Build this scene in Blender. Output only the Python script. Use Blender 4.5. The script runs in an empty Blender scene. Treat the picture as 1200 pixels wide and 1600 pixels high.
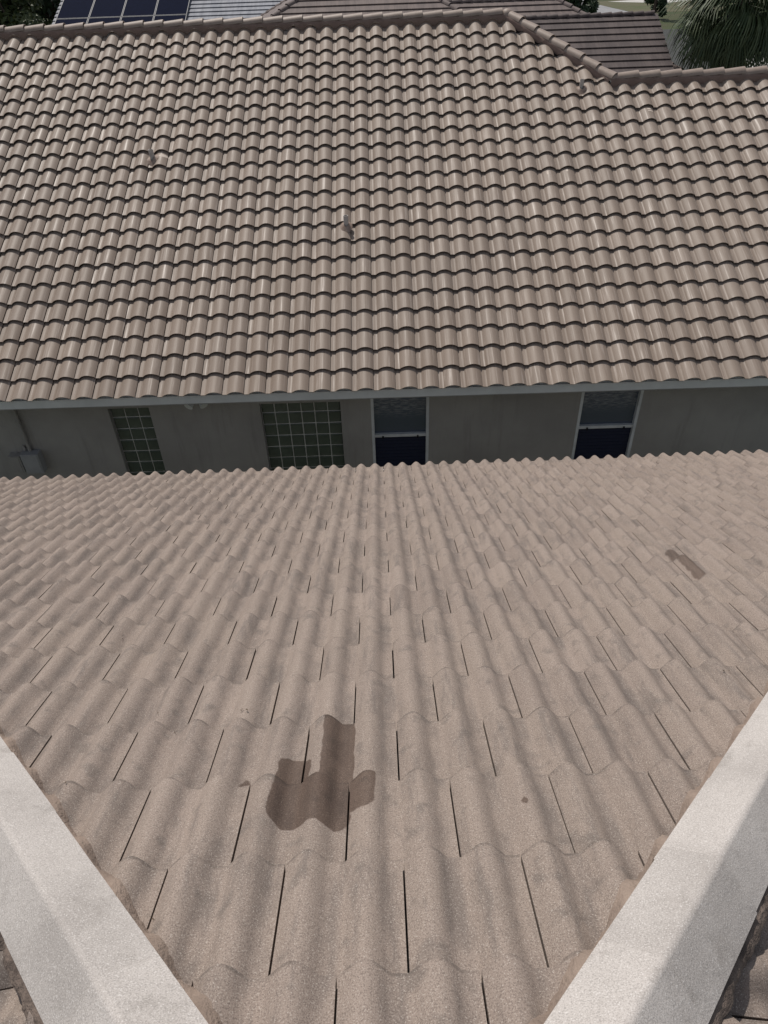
import bpy, math, random
from mathutils import Vector, Matrix, noise as mnoise
random.seed(7)
sc = bpy.context.scene
C = bpy.context.collection
R = math.radians

# ------------------------------------------------------------------ camera
EYE = 7.7                                   # camera height above the ground
cam_d = bpy.data.cameras.new('camera')
cam = bpy.data.objects.new('camera', cam_d); C.objects.link(cam)
cam_d.sensor_fit = 'VERTICAL'; cam_d.sensor_height = 24.0
cam_d.lens = 24.0 * 1132.76 / 1600.0
cam_d.clip_start = 0.05; cam_d.clip_end = 2000
right = Vector((0.999332953, -0.0238149755, -0.0276856618))
down = Vector((-0.0365102751, -0.634808795, -0.771806189))
fwd = Vector((0.000805443915, 0.772302169, -0.63525484))
mw = Matrix.Identity(4)
for i in range(3):
    mw[i][0] = right[i]; mw[i][1] = -down[i]; mw[i][2] = -fwd[i]
mw[2][3] = EYE
cam.matrix_world = mw
sc.camera = cam

# ------------------------------------------------------------------ light
SUN_EL, SUN_AZ = R(59), R(-28)              # azimuth clockwise from +Y
to_sun = Vector((math.sin(SUN_AZ) * math.cos(SUN_EL), math.cos(SUN_AZ) * math.cos(SUN_EL), math.sin(SUN_EL)))
world = bpy.data.worlds.new('World'); sc.world = world; world.use_nodes = True
wn = world.node_tree.nodes; wl = world.node_tree.links
sky = wn.new('ShaderNodeTexSky'); sky.sky_type = 'NISHITA'; sky.sun_disc = False
sky.sun_elevation = SUN_EL; sky.sun_rotation = SUN_AZ
sky.air_density = 1.0; sky.dust_density = 1.2; sky.ozone_density = 1.0
bg = wn['Background']; bg.inputs['Strength'].default_value = 0.1
hs = wn.new('ShaderNodeHueSaturation'); hs.inputs['Saturation'].default_value = 0.45   # camera white balance
wl.new(sky.outputs[0], hs.inputs['Color']); wl.new(hs.outputs[0], bg.inputs[0])
sun_d = bpy.data.lights.new('sun', 'SUN'); sun_d.energy = 3.4; sun_d.angle = R(0.53); sun_d.color = (1.0, 0.945, 0.87)
sun = bpy.data.objects.new('sun', sun_d); C.objects.link(sun)
sun.rotation_euler = (-to_sun).to_track_quat('-Z', 'Y').to_euler()
sun.location = (0, 0, 40)
sc.cycles.max_bounces = 4; sc.cycles.diffuse_bounces = 3; sc.cycles.glossy_bounces = 2
vs = sc.view_settings
vs.view_transform = 'Standard'; vs.look = 'None'; vs.exposure = 0.0; vs.gamma = 1.0; vs.use_curve_mapping = False

# ------------------------------------------------------------------ node helpers
class NT:
    def __init__(s, name):
        s.m = bpy.data.materials.new(name); s.m.use_nodes = True
        s.t = s.m.node_tree; s.b = s.t.nodes['Principled BSDF']
    def n(s, kind, **kw):
        nd = s.t.nodes.new('ShaderNode' + kind)
        for k, v in kw.items():
            if k.startswith('i_'):
                key = k[2:]
                nd.inputs[int(key) if key.isdigit() else key].default_value = v
            else: setattr(nd, k, v)
        return nd
    def put(s, sock, v):
        if isinstance(v, bpy.types.NodeSocket): s.t.links.new(v, sock)
        elif v is not None: sock.default_value = v
    def math(s, op, a, b=None, c=None, clamp=False):
        nd = s.n('Math', operation=op, use_clamp=clamp)
        s.put(nd.inputs[0], a); s.put(nd.inputs[1], b)
        if c is not None: s.put(nd.inputs[2], c)
        return nd.outputs[0]
    def dot(s, vec, d, off=0.0):
        nd = s.n('VectorMath', operation='DOT_PRODUCT'); s.put(nd.inputs[0], vec); nd.inputs[1].default_value = d
        return s.math('SUBTRACT', nd.outputs['Value'], off)
    def comb(s, x, y, z=0.0):
        nd = s.n('CombineXYZ')
        for i, v in enumerate((x, y, z)): s.put(nd.inputs[i], v)
        return nd.outputs[0]
    def noise(s, vec, scale, detail=3.0, rough=0.55, w=None, out=0):
        nd = s.n('TexNoise'); nd.noise_dimensions = '4D' if w is not None else '3D'
        s.put(nd.inputs['Vector'], vec); nd.inputs['Scale'].default_value = scale
        nd.inputs['Detail'].default_value = detail; nd.inputs['Roughness'].default_value = rough
        if w is not None: s.put(nd.inputs['W'], w)
        return nd.outputs[out]
    def ramp(s, fac, lo, hi, a=0.0, b=1.0, smooth=True):
        nd = s.n('MapRange', clamp=True)
        if smooth: nd.interpolation_type = 'SMOOTHSTEP'
        s.put(nd.inputs[0], fac)
        for i, v in enumerate((lo, hi, a, b)): nd.inputs[i + 1].default_value = v
        return nd.outputs[0]
    def mix(s, fac, a, b, blend='MIX'):
        nd = s.n('Mix', data_type='RGBA', blend_type=blend)
        s.put(nd.inputs[0], fac)
        for i, v in ((6, a), (7, b)):
            if isinstance(v, tuple) and len(v) == 3: v = v + (1.0,)
            s.put(nd.inputs[i], v)
        return nd.outputs[2]
    def scalec(s, col, f):
        nd = s.n('VectorMath', operation='SCALE'); s.put(nd.inputs[0], col); s.put(nd.inputs['Scale'], f)
        return nd.outputs[0]
    def bump(s, h, strength, dist, normal=None):
        nd = s.n('Bump'); nd.inputs['Strength'].default_value = strength; nd.inputs['Distance'].default_value = dist
        s.put(nd.inputs['Height'], h)
        if normal is not None: s.put(nd.inputs['Normal'], normal)
        return nd.outputs[0]
    def pos(s): return s.n('NewGeometry').outputs['Position']
    def rnd(s):                              # one random number per tile, loose object or island of a joined mesh
        a = s.n('ObjectInfo').outputs['Random']; b = s.n('NewGeometry').outputs['Random Per Island']
        return s.math('FRACT', s.math('MULTIPLY_ADD', a, 7.31, b))
    def done(s, col=None, rough=None, normal=None, spec=None):
        s.put(s.b.inputs['Base Color'], col if not (isinstance(col, tuple) and len(col) == 3) else col + (1.0,))
        s.put(s.b.inputs['Roughness'], rough)
        if normal is not None: s.put(s.b.inputs['Normal'], normal)
        if spec is not None: s.b.inputs['Specular IOR Level'].default_value = spec
        return s.m

def V(*a): return Vector(a)
PH = math.atan(0.5); cP, sP = math.cos(PH), math.sin(PH)
# roof frames: near hip face (s runs down the slope, away from the camera) and the neighbour's front slope (t runs up it)
O1 = V(0.0182, 0.2575, -1.5736 + EYE); U1 = V(1, 0, 0); S1 = V(0, cP, -sP); N1 = V(0, sP, cP)
YA = -0.01017
O2 = V(-0.6729, 8.8007, -5.0533 + EYE); U2 = V(math.cos(YA), math.sin(YA), 0)
T2 = V(-math.sin(YA) * cP, math.cos(YA) * cP, sP); N2 = U2.cross(T2)
E1, W1 = 0.35156, 0.305
E2, W2 = 0.3406, 0.30

# ------------------------------------------------------------------ materials
def mat_near_tile():
    k = NT('sanded_concrete_tile'); P = k.pos()
    u = k.dot(P, tuple(U1), U1.dot(O1)); s = k.dot(P, tuple(S1), S1.dot(O1)); r = k.rnd()
    uv = k.comb(u, s, k.dot(P, tuple(N1), N1.dot(O1)))
    base = k.mix(r, (0.305, 0.247, 0.212), (0.245, 0.197, 0.169))
    big = k.noise(P, 1.7, 2, .6)
    base = k.mix(k.ramp(big, .35, .7), base, (0.285, 0.231, 0.196))
    # run-off dirt streaks down the slope
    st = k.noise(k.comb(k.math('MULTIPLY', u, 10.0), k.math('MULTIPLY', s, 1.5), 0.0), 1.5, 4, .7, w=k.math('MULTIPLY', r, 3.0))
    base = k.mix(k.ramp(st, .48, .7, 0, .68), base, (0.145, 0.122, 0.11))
    # patchy channel silt, with some of the channels' shade put into the colour
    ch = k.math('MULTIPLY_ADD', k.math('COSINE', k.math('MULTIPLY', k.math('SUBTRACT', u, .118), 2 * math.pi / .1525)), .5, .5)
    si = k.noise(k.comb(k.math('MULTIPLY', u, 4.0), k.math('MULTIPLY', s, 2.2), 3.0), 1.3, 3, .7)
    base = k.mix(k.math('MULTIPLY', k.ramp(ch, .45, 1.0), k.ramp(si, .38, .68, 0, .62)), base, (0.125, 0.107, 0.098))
    # broken dark line painted as the contact shade at every course's nose
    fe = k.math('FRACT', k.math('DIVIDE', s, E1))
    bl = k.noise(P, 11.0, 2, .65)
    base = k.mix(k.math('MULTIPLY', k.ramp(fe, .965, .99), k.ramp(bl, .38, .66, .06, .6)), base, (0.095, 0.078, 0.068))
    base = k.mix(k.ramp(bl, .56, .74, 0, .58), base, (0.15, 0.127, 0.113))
    # sand grains
    g = k.noise(P, 290, 1, .8)
    base = k.mix(k.ramp(g, .33, .5, .5, 0), base, (0.085, 0.068, 0.06))
    base = k.mix(k.ramp(g, .58, .74, 0, .58), base, (0.52, 0.475, 0.43))
    # damp patches: rounded boxes in roof coordinates (centre u, centre s, half u, half s)
    wob = k.noise(uv, 14, 2, .5, out=1)
    sep = k.n('SeparateXYZ'); k.put(sep.inputs[0], wob)
    uw = k.math('ADD', u, k.math('MULTIPLY_ADD', sep.outputs[0], .022, -.011)); sw = k.math('ADD', s, k.math('MULTIPLY_ADD', sep.outputs[1], .045, -.0225))
    d = None
    for cu, cs, hu, hs, lim in ((-.334, 1.035, .05, .175, None), (-.258, .985, .066, .125, 3), (-.198, 1.17, .054, .32, 4), (-.114, 1.02, .04, .115, 3),
                                (-.485, 1.09, .02, .04, None), (.36, .905, .014, .018, None)):
        e = k.math('SMOOTH_MAX', k.math('SUBTRACT', k.math('ABSOLUTE', k.math('SUBTRACT', uw, cu)), hu),
                   k.math('SUBTRACT', k.math('ABSOLUTE', k.math('SUBTRACT', sw, cs)), hs), .06)
        if lim: e = k.math('MAXIMUM', e, k.math('SUBTRACT', s, lim * E1 + .003))   # the water stopped at this course's tile noses
        d = e if d is None else k.math('MINIMUM', d, e)
    d = k.math('ADD', d, k.math('MULTIPLY_ADD', bl, .016, -.008))
    wet = k.math('MULTIPLY', k.ramp(d, -.003, .002, 1, 0), k.ramp(si, .2, .7, .92, 1.0))
    d2 = k.math('SMOOTH_MAX', k.math('SUBTRACT', k.math('ABSOLUTE', k.math('SUBTRACT', uw, 1.745)), .048), k.math('SUBTRACT', k.math('ABSOLUTE', k.math('SUBTRACT', sw, 3.08)), .27), .06)
    wet = k.math('MAXIMUM', wet, k.math('MULTIPLY', k.ramp(k.math('MULTIPLY_ADD', bl, .03, k.math('SUBTRACT', d2, .015)), -.008, .004, 1, 0), .85))
    base = k.mix(k.math('MULTIPLY', wet, .93), base, k.mix(1.0, base, (.37, .31, .28), 'MULTIPLY'))
    nrm = k.bump(g, .35, .003)
    rough = k.math('MULTIPLY_ADD', wet, -.25, .92)
    return k.done(base, rough, nrm, .25)

def mat_cap():
    k = NT('pale_sanded_cap'); P = k.pos()
    base = k.mix(k.ramp(k.noise(P, 2.5, 5, .6), .35, .7), (0.48, 0.445, 0.42), (0.37, 0.34, 0.32))
    base = k.scalec(base, k.ramp(k.n('ObjectInfo').outputs['Random'], 0, 1, .95, 1.03))
    base = k.mix(k.ramp(k.noise(P, 9, 4, .65), .54, .76, 0, .6), base, (0.25, 0.225, 0.205))
    g = k.noise(P, 290, 1, .8)
    base = k.mix(k.ramp(g, .33, .5, .45, 0), base, (0.2, 0.185, 0.175))
    base = k.mix(k.ramp(g, .58, .74, 0, .6), base, (0.72, 0.7, 0.68))
    nrm = k.bump(g, .3, .003)
    nrm = k.bump(k.noise(P, 22, 3, .6), .35, .006, nrm)
    return k.done(base, .9, nrm, .25)

def mat_far_tile():
    k = NT('glazed_taupe_tile'); P = k.pos()
    u = k.dot(P, tuple(U2), U2.dot(O2)); t = k.dot(P, tuple(T2), T2.dot(O2)); r = k.rnd()
    base = k.mix(r, (0.264, 0.209, 0.17), (0.217, 0.17, 0.137))
    st = k.noise(k.comb(k.math('MULTIPLY', u, 34.0), k.math('MULTIPLY', t, 1.1), 0.0), 1.0, 3, .6, w=k.math('MULTIPLY', r, 60.0))
    sheen_streak = k.ramp(st, .52, .68)
    base = k.mix(k.math('MULTIPLY', sheen_streak, .5), base, (0.46, 0.395, 0.345))  # the glaze's sheen put into the colour as pale streaks
    st2 = k.noise(k.comb(k.math('MULTIPLY', u, 80.0), k.math('MULTIPLY', t, 3.0), 5.0), 1.0, 3, .6, w=k.math('MULTIPLY', r, 40.0))
    base = k.mix(k.ramp(st2, .5, .72, 0, .3), base, (0.16, 0.122, 0.1))
    base = k.mix(k.ramp(k.noise(P, .8, 3, .5), .4, .7, 0, .3), base, (0.225, 0.185, 0.158))
    # chipped glaze, pale clay showing
    d = None
    for cu, ct, hu, ht in ((5.315, 5.38, .04, .018), (5.33, 5.33, .05, .014), (3.455, 3.99, .016, .05), (3.768, 4.03, .018, .035), (-2.76, 4.66, .085, .035)):
        a = k.math('DIVIDE', k.math('SUBTRACT', u, cu), hu); b = k.math('DIVIDE', k.math('SUBTRACT', t, ct), ht)
        e = k.math('ADD', k.math('MULTIPLY', a, a), k.math('MULTIPLY', b, b))
        d = e if d is None else k.math('MINIMUM', d, e)
    d = k.math('ADD', d, k.math('MULTIPLY_ADD', k.noise(P, 40, 2), 1.2, -.6))
    chip = k.ramp(d, .75, 1.0, 1, 0)
    base = k.mix(chip, base, (0.58, 0.5, 0.43))
    rough = k.math('MULTIPLY_ADD', sheen_streak, -.12, .56)
    rough = k.math('MAXIMUM', rough, k.math('MULTIPLY', chip, .8))
    nrm = k.bump(st2, .12, .004)
    return k.done(base, rough, nrm, .3)

def mat_plain(name, a, b=None, scale=4.0, rough=.8, bump=0.0, bscale=60.0, spec=.3, metal=0.0, detail=4):
    k = NT(name); P = k.pos()
    b = b or tuple(x * .82 for x in a)
    col = k.mix(k.ramp(k.noise(P, scale, detail, .6), .3, .72), a, b)
    nrm = k.bump(k.noise(P, bscale, 3, .6), bump, .01) if bump else None
    k.b.inputs['Metallic'].default_value = metal
    return k.done(col, rough, nrm, spec)

def mat_bgtile(name, a, b, c):
    k = NT(name); P = k.pos()
    sep = k.n('SeparateXYZ'); k.put(sep.inputs[0], P)
    st = k.noise(k.comb(k.math('MULTIPLY', sep.outputs[0], 5.0), k.math('MULTIPLY', sep.outputs[1], .6), sep.outputs[2]), 1.0, 4, .7)
    col = k.mix(k.ramp(st, .35, .65), a, b)
    col = k.mix(k.ramp(k.noise(P, 1.2, 3, .6), .5, .75, 0, .6), col, c)
    bx = k.math('FRACT', k.math('MULTIPLY', sep.outputs[0], 1 / .33))
    col = k.mix(k.ramp(bx, .0, .05, .6, 0), col, tuple(x * .4 for x in a))
    return k.done(col, .75, None, .3)

M = {}
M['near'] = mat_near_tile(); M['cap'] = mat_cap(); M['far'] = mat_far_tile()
M['mortar'] = mat_plain('sandy_mortar', (.30, .232, .19), (.215, .165, .135), 12, .95, .8, 90)
M['mortar_dk'] = mat_plain('dark_mortar', (.20, .155, .13), (.075, .058, .05), 16, .95, .9, 70)
M['bed'] = mat_plain('painted_ridge_mortar', (.22, .155, .13), (.18, .125, .105), 7, .85, .5, 40)
M['farcap'] = mat_plain('taupe_ridge_cap', (.30, .238, .2), (.25, .196, .163), 9, .55, .1, 60, .35)
M['deck'] = mat_plain('roof_underlay', (.05, .045, .042), None, 3, .95)
def mat_stucco():
    k = NT('taupe_stucco'); P = k.pos(); sp_ = k.n('SeparateXYZ'); k.put(sp_.inputs[0], P)
    col = k.mix(k.ramp(k.noise(P, 1.1, 4, .6), .3, .72), (.35, .335, .315), (.29, .276, .26))
    run = k.noise(k.comb(k.math('MULTIPLY', sp_.outputs[0], 7.0), sp_.outputs[1], k.math('MULTIPLY', sp_.outputs[2], .7)), 1.0, 4, .65)
    col = k.mix(k.ramp(run, .5, .75, 0, .4), col, (.2, .19, .178))
    return k.done(col, .92, k.bump(k.noise(P, 110, 3, .6), .5, .012), .3)
M['stucco'] = mat_stucco()
M['fascia'] = mat_plain('grey_painted_fascia', (.66, .68, .67), (.58, .6, .59), 2.5, .6, .05, 30)
M['white'] = mat_plain('white_window_frame', (.62, .64, .65), None, 5, .45)
M['greybox'] = mat_plain('grey_painted_steel', (.33, .33, .335), (.28, .28, .285), 6, .5)
M['pipe'] = mat_plain('painted_vent_pipe', (.48, .44, .41), (.38, .34, .31), 14, .6)
M['lead'] = mat_plain('painted_flashing', (.30, .23, .19), (.2, .14, .11), 18, .6, .3, 60)
M['grout'] = mat_plain('pale_block_mortar', (.75, .75, .71), None, 30, .9)
M['screen'] = mat_plain('dark_insect_screen', (.016, .021, .05), None, 40, .5)
M['dark'] = mat_plain('dark_room', (.01, .011, .014), None, 3, .9)
M['soffit'] = mat_plain('soffit_paint', (.35, .35, .34), None, 3, .8)
def mat_glass(name, col, rough, bscale, bstr):
    k = NT(name); P = k.pos()
    n = k.bump(k.noise(P, bscale, 2, .5), bstr, .01)
    return k.done(k.mix(k.noise(P, 6, 2), col, tuple(x * .6 for x in col)), rough, n, .5)
M['block'] = mat_glass('wavy_glass_block', (.1, .125, .1), .14, 45, .5)
def mat_pane():
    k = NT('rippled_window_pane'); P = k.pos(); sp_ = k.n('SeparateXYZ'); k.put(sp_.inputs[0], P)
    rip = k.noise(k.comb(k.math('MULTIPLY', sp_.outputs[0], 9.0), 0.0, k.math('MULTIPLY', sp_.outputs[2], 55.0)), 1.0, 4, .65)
    top = k.math('MULTIPLY', k.ramp(rip, .42, .62), k.ramp(sp_.outputs[2], O2.z - .86, O2.z - .62))  # pale ripples towards the top: a reflection painted into the pane colour
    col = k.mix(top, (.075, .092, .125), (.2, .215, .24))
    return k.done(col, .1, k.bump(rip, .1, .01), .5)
M['pane'] = mat_pane()
M['solar'] = mat_glass('solar_cells', (.006, .009, .026), .1, 3, .0); M['solar'].node_tree.nodes['Principled BSDF'].inputs['IOR'].default_value = 1.06
M['alu'] = mat_plain('dull_aluminium', (.12, .125, .14), None, 5, .5)
M['bg_grey'] = mat_bgtile('weathered_grey_tile', (.27, .28, .31), (.2, .21, .24), (.33, .33, .35))
M['bg_brown'] = mat_bgtile('brown_flat_tile', (.17, .135, .125), (.125, .1, .095), (.21, .17, .155))
M['bg_plum'] = mat_bgtile('plum_flat_tile', (.105, .084, .08), (.075, .06, .059), (.135, .108, .1))
M['bg_wall'] = mat_plain('cream_stucco', (.5, .45, .38), None, 2, .9)
M['bark'] = mat_plain('tree_bark', (.12, .09, .07), (.07, .055, .045), 8, .95, .6, 20)
def mat_leaf(name, a, b, tr=.15):
    k = NT(name); r = k.rnd()
    col = k.mix(r, a, b)
    k.b.inputs['Subsurface Weight'].default_value = 0.0
    k.b.inputs['Transmission Weight'].default_value = 0.0
    return k.done(col, .55, None, .35)
M['leaf'] = mat_leaf('broad_leaf', (.02, .036, .012), (.075, .09, .03))
M['hedge'] = mat_leaf('hedge_leaf', (.02, .04, .02), (.05, .075, .03))
M['frond'] = mat_leaf('palm_leaf', (.03, .052, .022), (.085, .11, .05))
M['deadfrond'] = mat_leaf('dry_palm_leaf', (.42, .4, .34), (.24, .22, .17))
M['grass'] = mat_plain('lawn', (.04, .06, .018), (.06, .06, .028), .35, .95, .4, 8)
M['drygrass'] = mat_plain('dry_lawn', (.11, .095, .06), (.07, .085, .035), .5, .95, .4, 8)
M['asphalt'] = mat_plain('pale_asphalt', (.05, .052, .05), (.04, .042, .04), .6, .9, .2, 20)
M['roadway'] = mat_plain('worn_street', (.27, .27, .275), (.22, .22, .225), .5, .9, .1, 20)
M['concrete'] = mat_plain('concrete_walk', (.5, .49, .46), (.42, .41, .39), .8, .9, .1, 20)
M['litter'] = mat_plain('dry_leaf_bits', (.06, .04, .03), (.12, .09, .06), 90, .9)

# ------------------------------------------------------------------ mesh helpers
def mesh(name, verts, faces, mat, smooth=None):
    me = bpy.data.meshes.new(name); me.from_pydata([tuple(v) for v in verts], [], faces)
    me.materials.append(mat)
    if smooth is True: me.polygons.foreach_set('use_smooth', [True] * len(faces))
    elif smooth: me.polygons.foreach_set('use_smooth', list(smooth))
    me.update(); return me
def obj(name, me, parent=None, mat4=None):
    o = bpy.data.objects.new(name, me); C.objects.link(o)
    if mat4 is not None: o.matrix_world = mat4
    if parent is not None: o.parent = parent; o.matrix_parent_inverse = Matrix.Identity(4)
    return o
def empty(name, loc, label, cat, group=None):
    o = bpy.data.objects.new(name, None); C.objects.link(o); o.location = loc
    o['label'] = label; o['category'] = cat
    if group: o['group'] = group
    return o
# every thing's Empty stands at the world origin's transform times a translation; children are given in world space:
def child(name, me, parent, m=None):
    o = bpy.data.objects.new(name, me); C.objects.link(o); o.parent = parent
    base = Matrix.Identity(4)
    p = parent
    while p is not None:
        base = Matrix.Translation(-p.location) @ base if p.parent is None else base @ Matrix.Identity(4)
        p = p.parent
    # parents other than the root Empty are created at identity relative to the root
    o.matrix_basis = (base if parent.parent is None else Matrix.Identity(4)) @ (m or Matrix.Identity(4))
    return o
class MB:
    def __init__(s): s.v = []; s.f = []; s.sm = []
    def add(s, verts, faces, smooth=False):
        b = len(s.v); s.v += [Vector(v) for v in verts]
        for i, f in enumerate(faces):
            s.f.append(tuple(b + k for k in f)); s.sm.append(smooth if isinstance(smooth, bool) else smooth[i])
    def box(s, c, h, ax=(V(1, 0, 0), V(0, 1, 0), V(0, 0, 1))):
        c = Vector(c); vs_ = []
        for k in range(8):
            vs_.append(c + ax[0] * (h[0] * (1 if k & 1 else -1)) + ax[1] * (h[1] * (1 if k & 2 else -1)) + ax[2] * (h[2] * (1 if k & 4 else -1)))
        s.add(vs_, [(0, 2, 3, 1), (4, 5, 7, 6), (0, 1, 5, 4), (2, 6, 7, 3), (0, 4, 6, 2), (1, 3, 7, 5)])
    def tube(s, a, b, ra, rb=None, n=10, caps=True):
        a = Vector(a); b = Vector(b); rb = ra if rb is None else rb
        d = (b - a).normalized(); x = d.orthogonal().normalized(); y = d.cross(x)
        ring = [x * math.cos(2 * math.pi * i / n) + y * math.sin(2 * math.pi * i / n) for i in range(n)]
        s.add([a + q * ra for q in ring] + [b + q * rb for q in ring], [(i, (i + 1) % n, n + (i + 1) % n, n + i) for i in range(n)], True)
        if caps:
            s.add([a + q * ra for q in ring], [tuple(reversed(range(n)))]); s.add([b + q * rb for q in ring], [tuple(range(n))])
    def mesh(s, name, mat): return mesh(name, s.v, s.f, mat, s.sm)

def frame4(o, x, y, z):
    m = Matrix.Identity(4)
    for i in range(3): m[i][0] = x[i]; m[i][1] = y[i]; m[i][2] = z[i]; m[i][3] = o[i]
    return m

# tile in local coordinates: x across, y down the slope (nose at y = 0, head at y = -length), z out of the roof
def tile_geo(prof, e, ov, lift, th, seglen=1, taper=0.0):
    n = len(prof); L = e + ov
    ys = [0.0] + [-L * (i + 1) / seglen for i in range(seglen)]
    def z(y): return lift * (1 + y / e)
    out = MB()
    top = [V(x, y, zz * (1 + taper * y / L) + z(y)) for y in ys for x, zz in prof]
    out.add(top, [(r * n + i, (r + 1) * n + i, (r + 1) * n + i + 1, r * n + i + 1) for r in range(len(ys) - 1) for i in range(n - 1)], True)
    bot = [V(x, y, zz * (1 + taper * y / L) + z(y) - th) for y in ys[:1] + ys[-1:] for x, zz in prof]
    out.add(bot, [(i, i + 1, n + i + 1, n + i) for i in range(n - 1)], True)
    nose = [V(x, 0, zz + z(0)) for x, zz in prof] + [V(x, 0, zz + z(0) - th) for x, zz in prof]
    out.add(nose, [(i, i + 1, n + i + 1, n + i) for i in range(n - 1)])
    for i in (0, n - 1):
        x, zz = prof[i]
        q = [V(x, 0, zz + z(0)), V(x, -L, zz + z(-L)), V(x, -L, zz + z(-L) - th), V(x, 0, zz + z(0) - th)]
        out.add(q, [(0, 1, 2, 3) if i else (3, 2, 1, 0)])
    return out
def clip(mb, planes, tf):
    """cut a MB by half-spaces n.p <= d (tested on tf @ p); returns a new MB or None"""
    out = MB(); cut = False
    W = [tf @ v for v in mb.v]
    if all(n.dot(w) <= d for n, d in planes for w in W): return mb, False
    for n, d in planes:
        if all(n.dot(w) > d for w in W): return None, True
    cache = {}
    for f, sm in zip(mb.f, mb.sm):
        poly = [(mb.v[i], W[i]) for i in f]
        for n, d in planes:
            new = []
            for a, b in zip(poly, poly[1:] + poly[:1]):
                da, db = n.dot(a[1]) - d, n.dot(b[1]) - d
                if da <= 0: new.append(a)
                if (da <= 0) != (db <= 0):
                    t = da / (da - db); new.append((a[0].lerp(b[0], t), a[1].lerp(b[1], t)))
            poly = new
            if len(poly) < 3: break
        if len(poly) >= 3:
            idx = []
            for p, w in poly:
                key = (round(p.x, 5), round(p.y, 5), round(p.z, 5), sm)
                if key not in cache: cache[key] = len(out.v); out.v.append(p.copy())
                idx.append(cache[key])
            if len(set(idx)) >= 3: out.f.append(tuple(idx)); out.sm.append(sm)
    return (out, True) if out.f else (None, True)

def lay(parent, F, geo, mat, spots, planes, limit, rank, jit, name='tile'):
    """put tiles at (x, y) in roof frame F; the largest `limit` in view are objects, the rest one mesh"""
    shared = geo.mesh(name, mat); spots = sorted(spots, key=rank); rest = MB(); count = 0
    for x, y in spots:
        tf = F @ Matrix.Translation((x + random.gauss(0, jit), y + random.gauss(0, jit * 1.5), random.gauss(0, jit * .8))) \
            @ Matrix.Rotation(random.gauss(0, jit * 2), 4, 'Z') @ Matrix.Rotation(random.gauss(0, .004), 4, 'Y')
        g, cut = clip(geo, planes, tf)
        if g is None: continue
        if count < limit:
            child(name, g.mesh(name, mat) if cut else shared, parent, tf); count += 1
        else:
            rest.add([tf @ v for v in g.v], g.f, g.sm)
    if rest.f:
        o = child(name + '_field', rest.mesh(name + '_field', mat), parent); o['kind'] = 'stuff'

# ------------------------------------------------------------------ ground and street
GND = 0.0
def sheet(name, pts, z, mat):
    me = mesh(name, [V(x, y, z) for x, y in pts], [tuple(range(len(pts)))], mat)
    o = obj(name, me); o['kind'] = 'structure'; return o
sheet('ground', [(-600, -300), (600, -300), (600, 900), (-600, 900)], GND, M['grass'])
sheet('side_yard', [(-30, 7.0), (30, 7.0), (30, 9.0), (-30, 9.0)], GND + .004, M['drygrass'])
sheet('road', [(10, 66), (18.5, 66), (25.3, 82.0), (24.2, 95), (40, 112), (40, 140), (10, 120)], GND + .004, M['roadway'])
sheet('road_verge', [(23.6, 93.0), (25.2, 81.2), (33, 81.2), (45, 91), (45, 100)], GND + .012, M['drygrass'])
sheet('pavement', [(25.6, 92.6), (30.5, 89.3), (36, 92), (36, 96)], GND + .016, M['concrete'])
sheet('driveway', [(15, 46), (21.5, 46), (25.5, 69), (19, 69)], GND + .004, M['asphalt'])
sheet('parking_apron', [(22, 46), (31, 46), (31, 54.5), (23.2, 54.5)], GND + .008, M['concrete'])

# ------------------------------------------------------------------ near house: hip face with double-barrel tiles
APX = V(-0.0413, 0, 0); APX = O1 + V(APX.x - O1.x, 0, 0) + S1 * (-0.345)
near = empty('near_house', V(APX.x, 0.0, 0.0), 'near hip roof of pale pinkish sanded barrel tiles with damp stain, in the foreground', 'house')
NR = 20                                      # courses down to the eave
S_EAVE = NR * E1
near_run = (S_EAVE + .345) * cP              # plan distance apex to eave
def near_plane_z(x, y): return APX.z - .5 * max(y - APX.y, abs(x - APX.x))
b = MB()
HK = .9633                                   # plan slope of the hips
ex, ey = near_run * HK, near_run
q0 = V(APX.x, APX.y, APX.z - .06); dz = V(0, 0, -.5 * near_run)
cl = V(APX.x - ex, APX.y + ey, APX.z - .06 - .5 * near_run); cr = V(APX.x + ex, APX.y + ey, cl.z)
bl = V(cl.x, -7, cl.z); br = V(cr.x, -7, cr.z); rb = V(APX.x, -7, q0.z)
b.add([q0, cl, cr, bl, br, rb], [(0, 1, 2), (0, 5, 3, 1), (0, 2, 4, 5)])
near_roof = child('roof', b.mesh('roof', M['deck']), near)
b = MB(); wz = cl.z - .12
b.box((APX.x, (APX.y + near_run - .5 - 7) / 2, wz / 2), (ex - .5, (APX.y + near_run - .5 + 7) / 2, wz / 2))
child('wall', b.mesh('wall', M['stucco']), near)
b = MB()
for a_, b_ in ((cl, cr), (bl, cl), (cr, br)):
    d_ = (b_ - a_).normalized(); b.box((a_ + b_) / 2 + V(0, 0, -.09) - d_.cross(V(0, 0, 1)) * -.0, ((b_ - a_).length / 2, .02, .085), (d_, d_.cross(V(0, 0, 1)), V(0, 0, 1)))
child('fascia', b.mesh('fascia', M['fascia']), near)

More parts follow.
